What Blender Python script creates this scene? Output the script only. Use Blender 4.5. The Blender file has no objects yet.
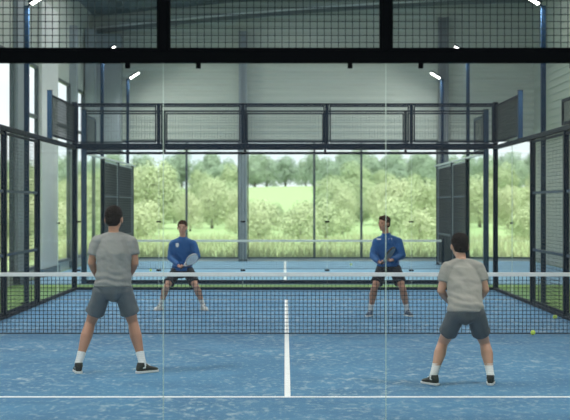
import bpy, bmesh, math, random
from mathutils import Vector, Matrix, noise
import numpy as np
random.seed(7)
sc = bpy.context.scene
COL = sc.collection
CAMH = 1.82
FPX = 1400.0
R = math.radians

# ------------------------------------------------------------------ helpers
def link(name, me, mat=None, parent=None):
    o = bpy.data.objects.new(name, me); COL.objects.link(o)
    if mat is not None and me is not None and not me.materials: me.materials.append(mat)
    if parent is not None: o.parent = parent
    return o
def tag(o, label=None, cat=None, group=None, kind=None):
    if label: o['label'] = label
    if cat: o['category'] = cat
    if group: o['group'] = group
    if kind: o['kind'] = kind
    return o
def empty(name, loc, label, cat, group=None, rz=0):
    o = bpy.data.objects.new(name, None); COL.objects.link(o)
    o.empty_display_size = .1
    o.location = loc; o.rotation_euler = (0, 0, rz)
    return tag(o, label, cat, group)
def copy_tree(o, parent=None):
    c = o.copy(); COL.objects.link(c)
    c.parent = parent
    for ch in [x for x in bpy.data.objects if x.parent == o]:
        copy_tree(ch, c)
    return c

class MB:
    def __init__(s): s.v = []; s.f = []
    def add(s, vs, fs):
        b = len(s.v); s.v += [tuple(v) for v in vs]; s.f += [tuple(b+i for i in f) for f in fs]
        return s
    def box(s, c, d, rot=None):
        x, y, z = d[0]/2, d[1]/2, d[2]/2
        vs = [Vector(p) for p in ((-x,-y,-z),(x,-y,-z),(x,y,-z),(-x,y,-z),(-x,-y,z),(x,-y,z),(x,y,z),(-x,y,z))]
        if rot: vs = [rot @ v for v in vs]
        c = Vector(c)
        return s.add([v+c for v in vs], [(0,3,2,1),(4,5,6,7),(0,1,5,4),(1,2,6,5),(2,3,7,6),(3,0,4,7)])
    def bx(s, x0, x1, y0, y1, z0, z1):
        return s.box(((x0+x1)/2,(y0+y1)/2,(z0+z1)/2), (x1-x0,y1-y0,z1-z0))
    def tube(s, p0, p1, r0, r1=None, n=8):
        r1 = r0 if r1 is None else r1
        return s.loft([(p0, r0, r0), (p1, r1, r1)], n)
    def loft(s, rings, n=16, horiz=False):
        # rings: (centre, rx, ry[, yaw]); horiz keeps the rings level
        P = [Vector(r[0]) for r in rings]; vs = []
        for i, r in enumerate(rings):
            if horiz: a, b = Vector((1,0,0)), Vector((0,1,0))
            else:
                t = (P[min(i+1, len(P)-1)] - P[max(i-1, 0)]).normalized()
                ref = Vector((0,1,0)) if abs(t.y) < .85 else Vector((1,0,0))
                a = t.cross(ref).normalized(); b = a.cross(t).normalized()
            for k in range(n):
                th = 2*math.pi*k/n
                vs.append(P[i] + a*r[1]*math.cos(th) + b*r[2]*math.sin(th))
        fs = []
        m = len(rings)
        for i in range(m-1):
            for k in range(n):
                k2 = (k+1) % n
                fs.append((i*n+k, i*n+k2, (i+1)*n+k2, (i+1)*n+k))
        fs.append(tuple(range(n))[::-1]); fs.append(tuple((m-1)*n+k for k in range(n)))
        return s.add(vs, fs)
    def ell(s, c, r, M=None, nu=16, nv=10):
        vs = []; c = Vector(c)
        for j in range(1, nv):
            ph = math.pi*j/nv
            for k in range(nu):
                th = 2*math.pi*k/nu
                v = Vector((r[0]*math.sin(ph)*math.cos(th), r[1]*math.sin(ph)*math.sin(th), r[2]*math.cos(ph)))
                vs.append((M @ v if M else v) + c)
        top = Vector((0,0,r[2])); bot = Vector((0,0,-r[2]))
        vs.append((M @ top if M else top)+c); vs.append((M @ bot if M else bot)+c)
        fs = []
        for j in range(nv-2):
            for k in range(nu):
                k2 = (k+1) % nu
                fs.append((j*nu+k, (j+1)*nu+k, (j+1)*nu+k2, j*nu+k2))
        T = (nv-1)*nu
        for k in range(nu):
            k2 = (k+1) % nu
            fs.append((T, k, k2)); fs.append((T+1, (nv-2)*nu+k2, (nv-2)*nu+k))
        return s.add(vs, fs)
    def cap(s, p0, r0, p1, r1, n=14):
        p0 = Vector(p0); p1 = Vector(p1)
        s.ell(p0, (r0,)*3, None, n, 8); s.ell(p1, (r1,)*3, None, n, 8)
        return s.loft([(p0, r0, r0), (p1, r1, r1)], n)
    def grid(s, o, u, v, W, H, pu, pv, r):
        o, u, v = Vector(o), Vector(u), Vector(v); w = u.cross(v).normalized()
        def bar(a, b, side):
            q = [a+side*r+w*r, a-side*r+w*r, a-side*r-w*r, a+side*r-w*r]
            q2 = [x+(b-a) for x in q]
            s.add(q+q2, [(0,1,5,4),(1,2,6,5),(2,3,7,6),(3,0,4,7)])
        n = max(1, round(W/pu)); m = max(1, round(H/pv))
        for i in range(1, n): bar(o+u*(W*i/n), o+u*(W*i/n)+v*H, u)
        for j in range(1, m): bar(o+v*(H*j/m), o+v*(H*j/m)+u*W, v)
        return s
    def mesh(s, name, smooth=False):
        me = bpy.data.meshes.new(name); me.from_pydata(s.v, [], s.f); me.update()
        if smooth: me.polygons.foreach_set('use_smooth', [True]*len(me.polygons))
        return me
    def build(s, name, mat, parent=None, smooth=False, bevel=0):
        o = link(name, s.mesh(name, smooth), mat, parent)
        if bevel:
            m = o.modifiers.new('bev', 'BEVEL'); m.width = bevel; m.segments = 2; m.limit_method = 'ANGLE'
        return o
    def organic(s, name, mat, parent=None, voxel=.008, smooth=3, fold=None):
        me = s.mesh(name)
        bm = bmesh.new(); bm.from_mesh(me); bmesh.ops.recalc_face_normals(bm, faces=bm.faces); bm.to_mesh(me); bm.free()
        t = link('tmp', me)
        m = t.modifiers.new('r', 'REMESH'); m.mode = 'VOXEL'; m.voxel_size = voxel; m.use_smooth_shade = True
        if smooth:
            k = t.modifiers.new('s', 'SMOOTH'); k.factor = .5; k.iterations = smooth
        dg = bpy.context.evaluated_depsgraph_get(); dg.update()
        out = bpy.data.meshes.new_from_object(t.evaluated_get(dg))
        bpy.data.objects.remove(t); bpy.data.meshes.remove(me)
        if fold:
            nrm = [v.normal.copy() for v in out.vertices]
            for v, nn in zip(out.vertices, nrm): v.co += nn*fold(v.co)
            out.update()
        out.name = name
        out.materials.clear()
        out.polygons.foreach_set('use_smooth', [True]*len(out.polygons))
        return link(name, out, mat, parent)

# ------------------------------------------------------------------ materials
def newmat(name):
    m = bpy.data.materials.new(name); m.use_nodes = True
    nt = m.node_tree; b = nt.nodes['Principled BSDF']; return m, nt, b
def pmat(name, col, rough=.6, metal=0, var=.12, scale=8, bump=0, bscale=60, spec=.5):
    m, nt, b = newmat(name); N = nt.nodes; L = nt.links
    b.inputs['Roughness'].default_value = rough; b.inputs['Metallic'].default_value = metal
    b.inputs['Specular IOR Level'].default_value = spec
    tc = N.new('ShaderNodeTexCoord'); n = N.new('ShaderNodeTexNoise'); n.inputs['Scale'].default_value = scale
    n.inputs['Detail'].default_value = 4
    L.new(tc.outputs['Object'], n.inputs['Vector'])
    r = N.new('ShaderNodeMix'); r.data_type = 'RGBA'
    r.inputs[6].default_value = tuple(c*(1-var) for c in col)+(1,)
    r.inputs[7].default_value = tuple(min(1, c*(1+var)) for c in col)+(1,)
    L.new(n.outputs['Fac'], r.inputs[0]); L.new(r.outputs[2], b.inputs['Base Color'])
    if bump:
        n2 = N.new('ShaderNodeTexNoise'); n2.inputs['Scale'].default_value = bscale
        L.new(tc.outputs['Object'], n2.inputs['Vector'])
        bp = N.new('ShaderNodeBump'); bp.inputs['Strength'].default_value = bump; bp.inputs['Distance'].default_value = .01
        L.new(n2.outputs['Fac'], bp.inputs['Height']); L.new(bp.outputs['Normal'], b.inputs['Normal'])
    return m
def glassmat(name, tint=(.975,.99,.985), gloss=.9, f0=.006, f90=.16):
    m = bpy.data.materials.new(name); m.use_nodes = True
    nt = m.node_tree; N = nt.nodes; L = nt.links; N.clear()
    out = N.new('ShaderNodeOutputMaterial'); mx = N.new('ShaderNodeMixShader')
    t = N.new('ShaderNodeBsdfTransparent'); t.inputs[0].default_value = tint+(1,)
    g = N.new('ShaderNodeBsdfGlossy'); g.inputs['Roughness'].default_value = .02; g.inputs['Color'].default_value = (gloss,gloss,gloss,1)
    ge = N.new('ShaderNodeNewGeometry'); dt = N.new('ShaderNodeVectorMath'); dt.operation = 'DOT_PRODUCT'
    L.new(ge.outputs['Normal'], dt.inputs[0]); L.new(ge.outputs['Incoming'], dt.inputs[1])
    def mt(op, a, b=None, c=None):
        q = N.new('ShaderNodeMath'); q.operation = op; L.new(a, q.inputs[0])
        if b is not None: q.inputs[1].default_value = b
        if c is not None: q.inputs[2].default_value = c
        return q
    ab = mt('ABSOLUTE', dt.outputs['Value']); om = mt('MULTIPLY_ADD', ab.outputs[0], -1, 1); pw = mt('POWER', om.outputs[0], 5)
    fr = mt('MULTIPLY_ADD', pw.outputs[0], f90, f0)
    L.new(fr.outputs[0], mx.inputs[0]); L.new(t.outputs[0], mx.inputs[1]); L.new(g.outputs[0], mx.inputs[2])
    L.new(mx.outputs[0], out.inputs[0]); return m
def emit(name, col, s):
    m, nt, b = newmat(name)
    b.inputs['Base Color'].default_value = col+(1,); b.inputs['Emission Color'].default_value = col+(1,)
    b.inputs['Emission Strength'].default_value = s; return m
def turf(name, base, dark, sand, amount=.5):
    m, nt, b = newmat(name); N = nt.nodes; L = nt.links
    geo = N.new('ShaderNodeNewGeometry')
    def noise_(sc_, det, vec=(1,1,1)):
        mp = N.new('ShaderNodeMapping'); mp.inputs['Scale'].default_value = vec
        L.new(geo.outputs['Position'], mp.inputs[0])
        n = N.new('ShaderNodeTexNoise'); n.inputs['Scale'].default_value = sc_; n.inputs['Detail'].default_value = det
        n.inputs['Roughness'].default_value = .62
        L.new(mp.outputs[0], n.inputs['Vector']); return n
    def ramp(n, a, c):
        r = N.new('ShaderNodeMapRange'); r.inputs[1].default_value = a; r.inputs[2].default_value = c
        L.new(n.outputs['Fac'], r.inputs[0]); return r
    def mix(f, A, B):
        x = N.new('ShaderNodeMix'); x.data_type = 'RGBA'; L.new(f, x.inputs[0])
        for i, q in ((6, A), (7, B)):
            if isinstance(q, tuple): x.inputs[i].default_value = q+(1,)
            else: L.new(q, x.inputs[i])
        return x.outputs[2]
    c = mix(ramp(noise_(.9, 3), .35, .65).outputs[0], dark, base)
    big = ramp(noise_(.55, 2), .38, .62)
    pat = ramp(noise_(7, 5, (1.1, .6, 1)), .52, .70)
    ml = N.new('ShaderNodeMath'); ml.operation = 'MULTIPLY'; L.new(big.outputs[0], ml.inputs[0]); L.new(pat.outputs[0], ml.inputs[1])
    ml2 = N.new('ShaderNodeMath'); ml2.operation = 'MULTIPLY'; ml2.inputs[1].default_value = amount; L.new(ml.outputs[0], ml2.inputs[0])
    ad = ramp(noise_(17, 5, (1, .5, 1)), .54, .72)
    ad2 = N.new('ShaderNodeMath'); ad2.operation = 'MULTIPLY_ADD'; ad2.inputs[1].default_value = amount*.7
    L.new(ad.outputs[0], ad2.inputs[0]); L.new(ml2.outputs[0], ad2.inputs[2]); ad2.use_clamp = True
    c = mix(ad2.outputs[0], c, sand)
    L.new(c, b.inputs['Base Color']); b.inputs['Roughness'].default_value = .75
    b.inputs['Specular IOR Level'].default_value = .25
    n2 = noise_(70, 2); bp = N.new('ShaderNodeBump'); bp.inputs['Strength'].default_value = .4; bp.inputs['Distance'].default_value = .01
    L.new(n2.outputs['Fac'], bp.inputs['Height']); L.new(bp.outputs['Normal'], b.inputs['Normal'])
    return m
def leafmat(name, a, c, tr=.3):
    m = bpy.data.materials.new(name); m.use_nodes = True
    nt = m.node_tree; N = nt.nodes; L = nt.links; N.clear()
    out = N.new('ShaderNodeOutputMaterial'); mx = N.new('ShaderNodeMixShader'); mx.inputs[0].default_value = tr
    d = N.new('ShaderNodeBsdfDiffuse'); t = N.new('ShaderNodeBsdfTranslucent')
    oi = N.new('ShaderNodeObjectInfo'); tc = N.new('ShaderNodeTexCoord'); n = N.new('ShaderNodeTexNoise'); n.inputs['Scale'].default_value = 1.3
    L.new(tc.outputs['Object'], n.inputs['Vector'])
    av = N.new('ShaderNodeMath'); av.operation = 'ADD'; L.new(oi.outputs['Random'], av.inputs[0]); L.new(n.outputs['Fac'], av.inputs[1])
    hv = N.new('ShaderNodeMath'); hv.operation = 'MULTIPLY'; hv.inputs[1].default_value = .5; L.new(av.outputs[0], hv.inputs[0])
    x = N.new('ShaderNodeMix'); x.data_type = 'RGBA'; x.inputs[6].default_value = a+(1,); x.inputs[7].default_value = c+(1,)
    L.new(hv.outputs[0], x.inputs[0]); L.new(x.outputs[2], d.inputs[0]); L.new(x.outputs[2], t.inputs[0])
    L.new(d.outputs[0], mx.inputs[1]); L.new(t.outputs[0], mx.inputs[2]); L.new(mx.outputs[0], out.inputs[0]); return m

M = {}
M['navy'] = pmat('navy_steel', (.005,.014,.028), .6, .0, spec=.12)
M['black'] = pmat('black_steel', (.0015,.002,.004), .7, .0, spec=.05)
M['blue'] = pmat('blue_steel', (.009,.036,.080), .5, .0, spec=.25)
M['navyblue'] = pmat('pole_navy', (.008,.028,.062), .6, .0, spec=.15)
M['wire'] = pmat('wire', (.012,.024,.035), .6, .2)
M['glass'] = glassmat('court_glass')
M['winglass'] = glassmat('window_glass', (.99,.997,.995), .9, .004, .08)
M['edge'] = pmat('glass_edge', (.62,.74,.70), .25)
M['court'] = turf('blue_turf', (.064,.208,.37), (.044,.158,.298), (.38,.48,.54), .8)
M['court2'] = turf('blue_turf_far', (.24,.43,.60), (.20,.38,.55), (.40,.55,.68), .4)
M['green'] = turf('green_turf', (.18,.32,.09), (.13,.25,.07), (.30,.40,.16), .3)
M['line'] = pmat('white_line', (.80,.84,.86), .7, bump=.2)
M['clad'] = pmat('grey_cladding', (.37,.43,.40), .5, .1, var=.08, scale=.7)
M['roof'] = pmat('dark_roof', (.13,.165,.175), .6, .1)
M['column'] = pmat('grey_column', (.20,.25,.28), .5, .1)
M['darkcol'] = pmat('dark_grey_column', (.12,.15,.17), .5, .1)
M['pale'] = pmat('pale_panel', (.55,.60,.60), .6)
M['frame'] = pmat('window_frame', (.030,.052,.065), .45, .2)
M['net'] = pmat('net_cord', (.012,.022,.032), .8)
M['tape'] = pmat('net_tape', (.74,.76,.77), .7, bump=.2)
M['lamp'] = emit('lamp_glow', (1,.97,.90), 14)
M['ball'] = pmat('ball_felt', (.62,.80,.10), .9, bump=.5)
M['skin'] = pmat('skin', (.42,.21,.135), .5, var=.1, scale=9)
M['skin2'] = pmat('skin_fair', (.50,.275,.19), .5, var=.1, scale=9)
M['hair'] = pmat('hair_dark', (.012,.009,.008), .8, spec=.1, var=.4, scale=90, bump=.6, bscale=150)
M['hair2'] = pmat('hair_brown', (.050,.028,.016), .8, spec=.1, var=.4, scale=90, bump=.6, bscale=150)
M['tee'] = pmat('grey_shirt', (.235,.24,.235), .85, var=.08, scale=5, bump=.25, bscale=40)
M['tee2'] = pmat('sand_grey_shirt', (.31,.30,.275), .85, var=.08, scale=5, bump=.25, bscale=40)
M['shorts'] = pmat('grey_shorts', (.105,.120,.132), .85, var=.1, scale=6, bump=.25, bscale=40)
M['shorts2'] = pmat('charcoal_shorts', (.075,.088,.100), .85, var=.1, scale=6, bump=.25, bscale=40)
M['blackshorts'] = pmat('black_shorts', (.010,.014,.022), .85)
M['jacket'] = pmat('blue_jacket', (.003,.078,.255), .7, var=.15, scale=5, bump=.25, bscale=40)
M['sock'] = pmat('white_sock', (.72,.73,.73), .9, bump=.3)
M['blackshoe'] = pmat('black_shoe', (.02,.021,.023), .6)
M['whiteshoe'] = pmat('white_shoe', (.66,.68,.68), .6)
M['navyshoe'] = pmat('navy_shoe', (.02,.05,.10), .6)
M['sole'] = pmat('white_sole', (.66,.66,.65), .6)
M['white'] = pmat('white_print', (.75,.77,.80), .7)
M['racket_light'] = pmat('racket_white', (.84,.84,.84), .4, var=.25, scale=14)
M['racket_dark'] = pmat('racket_grey', (.20,.24,.28), .4, var=.5, scale=14)
M['grip'] = pmat('grip', (.02,.02,.022), .8)
M['eye'] = pmat('eye', (.02,.015,.012), .3)
M['lip'] = pmat('lip', (.30,.12,.09), .5)
M['bark'] = pmat('bark', (.10,.08,.06), .9)
M['leaf_far'] = leafmat('leaves_far', (.28,.37,.29), (.36,.45,.31))  # all three leaf colours are paled in place of outdoor haze
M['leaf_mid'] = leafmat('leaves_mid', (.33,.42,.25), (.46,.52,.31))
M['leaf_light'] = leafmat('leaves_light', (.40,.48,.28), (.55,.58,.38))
M['meadow'] = turf('meadow', (.30,.41,.19), (.25,.36,.15), (.40,.44,.24), .6)
M['blade'] = leafmat('grass_blades', (.27,.36,.17), (.50,.46,.32))
M['added_skylight'] = None
def added_skylight_mat():  # for the added rooflights, which diffuse sun and sky into the hall
    m = bpy.data.materials.new('added_rooflight'); m.use_nodes = True
    nt = m.node_tree; N = nt.nodes; L = nt.links; N.clear()
    out = N.new('ShaderNodeOutputMaterial'); t = N.new('ShaderNodeBsdfTranslucent'); t.inputs[0].default_value = (.90,.88,.87,1)
    L.new(t.outputs[0], out.inputs[0]); return m
M['added_skylight'] = added_skylight_mat()

# ------------------------------------------------------------------ camera, light
cam = bpy.data.cameras.new('camera'); co = bpy.data.objects.new('camera', cam); COL.objects.link(co)
co.location = (0, 0, CAMH+.009); co.rotation_euler = (R(90), 0, 0)
cam.sensor_width = 36; cam.lens = FPX/570*36; cam.shift_y = -5/570; cam.clip_end = 2000
cam.dof.use_dof = True; cam.dof.focus_distance = 15.5; cam.dof.aperture_fstop = 3.0
sc.camera = co
sc.view_settings.view_transform = 'Standard'; sc.view_settings.look = 'None'; sc.view_settings.gamma = 1
sc.view_settings.exposure = 0.36; sc.view_settings.use_curve_mapping = False
sc.cycles.transparent_max_bounces = 32
w = bpy.data.worlds.new('world'); sc.world = w; w.use_nodes = True
nt = w.node_tree; N = nt.nodes; L = nt.links; bg = N['Background']; bg.inputs['Strength'].default_value = 1.05
tc = N.new('ShaderNodeTexCoord'); mp = N.new('ShaderNodeMapping'); mp.inputs['Scale'].default_value = (1, 1, 4)
nn = N.new('ShaderNodeTexNoise'); nn.inputs['Scale'].default_value = 3; nn.inputs['Detail'].default_value = 5
mr = N.new('ShaderNodeMapRange'); mr.inputs[1].default_value = .4; mr.inputs[2].default_value = .65
mx = N.new('ShaderNodeMix'); mx.data_type = 'RGBA'; mx.inputs[6].default_value = (.78,.87,.92,1); mx.inputs[7].default_value = (.95,.95,.94,1)
L.new(tc.outputs['Generated'], mp.inputs[0]); L.new(mp.outputs[0], nn.inputs['Vector']); L.new(nn.outputs['Fac'], mr.inputs[0])
L.new(mr.outputs[0], mx.inputs[0]); L.new(mx.outputs[2], bg.inputs['Color'])
sun = bpy.data.lights.new('sun', 'SUN'); so = bpy.data.objects.new('sun', sun); COL.objects.link(so)
sun.energy = 5.6; sun.angle = R(6); sun.color = (1, .97, .9)
so.rotation_euler = Vector((-.12, .62, -.9)).to_track_quat('-Z', 'Y').to_euler()

# ------------------------------------------------------------------ setting
W1, W2 = 4.51, 4.65
YN, YF, YS = 9.9, 30.0, 25.5          # near glass, far glass, where side glass begins
YC2, YNET2, YB = 32.4, 39.8, 45.5
XL, XR = -6.2, 8.1
def struct(o): o['kind'] = 'structure'; return o
def roofz(x): return 7.95 + 1.0*(1-max(0, 1-min(1, (x-XL)/(XR-XL)))**1.6) if x > XL else 7.95+(x-XL)*.1
struct(MB().bx(XL-.3, XR+.3, 2, YB+.2, -.3, 0).build('floor', M['green']))
tag(MB().bx(-W1+.02, W1-.02, YN+.05, YF-.05, 0, .008).build('court_turf', M['court']), 'blue sanded artificial turf of the court the four players stand on', 'court surface')
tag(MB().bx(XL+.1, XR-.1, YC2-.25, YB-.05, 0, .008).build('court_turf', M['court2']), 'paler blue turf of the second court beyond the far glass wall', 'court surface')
ZT = .0085
def line(x0, x1, y0, y1, label): return tag(MB().bx(x0, x1, y0, y1, ZT, ZT+.004).build('court_line', M['line']), label, 'line')
line(-W1+.05, W1-.05, 13.23, 13.30, 'white service line running across the turf nearest the camera')
line(-W1+.05, W1-.05, 26.89, 26.93, 'thin white service line across the turf behind the men in blue')
line(-.005, .053, 13.32, 26.86, 'long white centre line crossing under the nearer net')
line(-.03, .04, 32.9, YB-.4, 'white centre line of the second court seen beyond the far glass')

# back wall
def cladding(name, x0, x1, y, z0, ztop, n=1, pitch=.21):
    mb = MB(); nz = int((10-z0)/pitch)
    prof = []
    z = z0
    while z < 10:
        prof += [(z, 0), (z+pitch*.12, .03), (z+pitch*.5, .03), (z+pitch*.62, 0)]; z += pitch
    xs = [x0+(x1-x0)*i/24 for i in range(25)]
    for i in range(24):
        a, b = xs[i], xs[i+1]
        pv = [(min(zz, ztop((a+b)/2)), d) for zz, d in prof if zz < ztop((a+b)/2)] + [(ztop((a+b)/2), 0)]
        vs = []; fs = []
        for zz, d in pv: vs += [(a, y-d, zz), (b, y-d, zz)]
        k = len(pv)
        for j in range(k-1): fs.append((2*j, 2*j+1, 2*j+3, 2*j+2))
        # thickness behind
        vs += [(a, y+.15, pv[0][0]), (b, y+.15, pv[0][0]), (a, y+.15, pv[-1][0]), (b, y+.15, pv[-1][0])]
        q = 2*k; fs += [(0, q, q+1, 1), (q, q+2, q+3, q+1), (2*k-2, 2*k-1, q+3, q+2)]
        mb.add(vs, fs)
    return mb
ZW = 3.93
struct(cladding('wall_back', XL, XR, YB, ZW, lambda x: roofz(x)+.1).build('wall_back', M['clad']))
struct(MB().bx(XL, XR, YB, YB+.15, 0, .09).build('trim_1', M['pale']))
def window(idx, x0, x1, wall='back', z0=.09, z1=ZW):
    t = bpy.data.objects.new('window_%d' % idx, None); COL.objects.link(t); struct(t)
    f = .035; mb = MB(); g = MB()
    if wall == 'back':
        y0, y1 = YB-.03, YB+.07
        mb.bx(x0, x0+f, y0, y1, z0, z1).bx(x1-f, x1, y0, y1, z0, z1).bx(x0+f, x1-f, y0, y1, z0, z0+.05).bx(x0+f, x1-f, y0, y1, z1-.05, z1)
        g.bx(x0+f, x1-f, YB+.02, YB+.03, z0+.05, z1-.05)
    else:
        X0, X1 = XL-.06, XL+.04
        mb.bx(X0, X1, x0, x0+f*1.6, z0, z1).bx(X0, X1, x1-f*1.6, x1, z0, z1).bx(X0, X1, x0, x1, z0, z0+.07).bx(X0, X1, x0, x1, z1-.07, z1)
        if x0 > 33: mb.bx(X0, X1, x0, x1, 3.98, 4.06)
        g.bx(XL-.01, XL, x0+f, x1-f, z0+.07, z1-.07)
    mb.build('window_frame', M['frame'], t); g.build('pane', M['winglass'], t)
    return t
k = 1
for a, b in ((-6.2,-3.20), (-3.20,-1.50), (-1.22,.95), (.95,2.48), (2.48,4.95), (4.95,6.55), (6.55,XR)):
    window(k, a, b); k += 1
# left wall: windows between pillars, cladding over them
for a, b in ((8.5, 14), (14.5, 19.5), (20, 25), (25.6, 31.85), (33.1, 35.0), (37.6, 40.2), (40.6, 43.0), (43.5, YB-.1)):
    window(k, a, b, 'left', .25, 5.3); k += 1
wl = MB().bx(XL-.2, XL, 2, YB+.2, 5.3, 8.05).bx(XL-.2, XL, 2, YB+.2, 0, .25)
wl.bx(XL-.2, XL, 2, 8.5, .25, 5.3)
struct(wl.build('wall_left', M['clad']))
wr = MB().bx(XR, XR+.2, 2, YB+.2, 0, 8.7)
for i in range(38):
    wr.bx(XR-.03, XR, 2, YB, .1+i*.22, .21+i*.22)
struct(wr.build('wall_right', M['clad']))
# roof, with unseen translucent rooflights added for soft light from above
rf = MB(); sk = MB()
def slab(mb, x0, x1, y0, y1, th):
    m_ = max(1, round((x1-x0)/1.2))
    for i_ in range(m_): slab1(mb, x0+(x1-x0)*i_/m_, x0+(x1-x0)*(i_+1)/m_, y0, y1, th)
def slab1(mb, x0, x1, y0, y1, th):
    z0, z1 = roofz(x0), roofz(x1)
    mb.add([(x0,y0,z0),(x1,y0,z1),(x1,y1,z1),(x0,y1,z0),(x0,y0,z0+th),(x1,y0,z1+th),(x1,y1,z1+th),(x0,y1,z0+th)],
           [(0,1,2,3),(4,7,6,5),(0,4,5,1),(1,5,6,2),(2,6,7,3),(3,7,4,0)])
ys = [2, 8.5, 11.5, 16, 19, 23, 26, 30, 33, 35.5, 40.5, YB+.3]
for i in range(len(ys)-1):
    if i % 2 == 0: slab(rf, XL-.4, XR+.4, ys[i], ys[i+1], .15)
    else:
        slab(rf, XL-.4, XL+.8, ys[i], ys[i+1], .15); slab(rf, XR-.8, XR+.4, ys[i], ys[i+1], .15)
        slab(sk, XL+.8, XR-.8, ys[i], ys[i+1], .01)
struct(rf.build('ceiling', M['roof']))
struct(sk.build('added_roof_strips', M['added_skylight']))
# corrugated deck under the roof at the back end and rafters
for i, y in enumerate((44.9, 40.2, 35.4, 28, 20.8, 13.6)):
    mb = MB()
    for g in range(12):
        xa = XL+.05+(XR-XL-.1)*g/12; xb = XL+.05+(XR-XL-.1)*(g+1)/12
        z0, z1 = roofz(xa), roofz(xb)
        for (za, zb, t) in ((-.27, -.24, .11), (-.24, -.09, .02), (-.09, -.06, .11)):
            if i == 0: za -= .36; zb -= .36; t *= .6
            if i == 0 and t > .1: continue
            mb.add([(xa,y-t,z0+za),(xb,y-t,z1+za),(xb,y+t,z1+za),(xa,y+t,z0+za),
                (xa,y-t,z0+zb),(xb,y-t,z1+zb),(xb,y+t,z1+zb),(xa,y+t,z0+zb)],
               [(0,3,2,1),(4,5,6,7),(0,1,5,4),(1,2,6,5),(2,3,7,6),(3,0,4,7)])
    if i == 0:
        fl = MB()
        for g in range(12):
            xa = XL+.05+(XR-XL-.1)*g/12; xb = XL+.05+(XR-XL-.1)*(g+1)/12
            z0, z1 = roofz(xa)-.45, roofz(xb)-.45
            fl.add([(xa,y-.16,z0-.05),(xb,y-.16,z1-.05),(xb,y+.12,z1-.05),(xa,y+.12,z0-.05),(xa,y-.16,z0),(xb,y-.16,z1),(xb,y+.12,z1),(xa,y+.12,z0)],
               [(0,3,2,1),(4,5,6,7),(0,1,5,4),(1,2,6,5),(2,3,7,6),(3,0,4,7)])
    rb_ = mb.build('roof_beam', M['column'] if i else M['roof'])
    if i == 0: fl.build('highlight_flange', M['pale'], rb_)  # pale colour of this flange paints the highlight along the beam's upper edge
    tag(rb_,
        ('sloping roof beam with a highlight coloured into its top edge along the ribbed back wall' if i == 0 else 'grey steel roof beam spanning the hall under the dark roof'),
        'roof beam', None if i == 0 else 'roof beams nearer than the back wall')
def column(x0, x1, y0, y1, z1, mat, label, cap_=True):
    t = empty('column', ((x0+x1)/2, (y0+y1)/2, 0), label, 'column')
    cx, cy = (x0+x1)/2, (y0+y1)/2; w_, d_ = x1-x0, y1-y0
    f = w_*.2
    mb = MB(); mb.box((0,0,z1/2), (w_*.96, d_*.3, z1)); mb.box((-w_/2+f/2,0,z1/2), (f, d_, z1)); mb.box((w_/2-f/2,0,z1/2), (f, d_, z1))
    mb.build('shaft', mat, t); MB().box((0,0,.04), (w_*1.15, d_*1.15, .04)).build('base_plate', M['frame'], t)
    return t
column(-1.49, -1.23, YB-.35, YB-.06, 7.45, M['column'], 'grey steel column in the middle of the back windows')
column(4.96, 5.28, YB-.35, YB-.06, 7.9, M['darkcol'], 'grey steel column on the back wall behind the right end of the far court')
for (a, b, wx, mt, lab) in ((31.9, 33.05, .12, 'column', 'grey steel column on the left wall at the photo edge'),
                        (35.05, 37.55, .3, 'pale', 'wide pale pillar between windows of the left wall'),
                        (40.25, 40.55, .3, 'column', 'slim grey pillar between the two furthest windows of the left wall'),
                        (43.05, 43.45, .3, 'column', 'slim grey column of the left wall closest to its far corner'),
                        (44.3, 44.8, .95, 'column', 'deep grey corner column where left and back walls meet')):
    t = empty('column', (XL+.05, (a+b)/2, 0), lab, 'column')
    h = 7.0
    if 'corner' in lab:
        MB().box((wx/2, 0, 5.4), (wx, b-a, 3.7)).build('shaft', M[mt], t)
        MB().box((wx/2, 0, 3.52), (wx+.06, b-a+.06, .06)).build('base_plate', M['frame'], t)
    else:
        MB().box((.01, 0, h/2), (wx if mt == 'column' else .12, b-a, h)).build('shaft', M[mt], t, bevel=.02)
        MB().box((.02, 0, .12), (.2, b-a+.02, .2)).build('base_plate', M['frame'], t)

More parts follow.
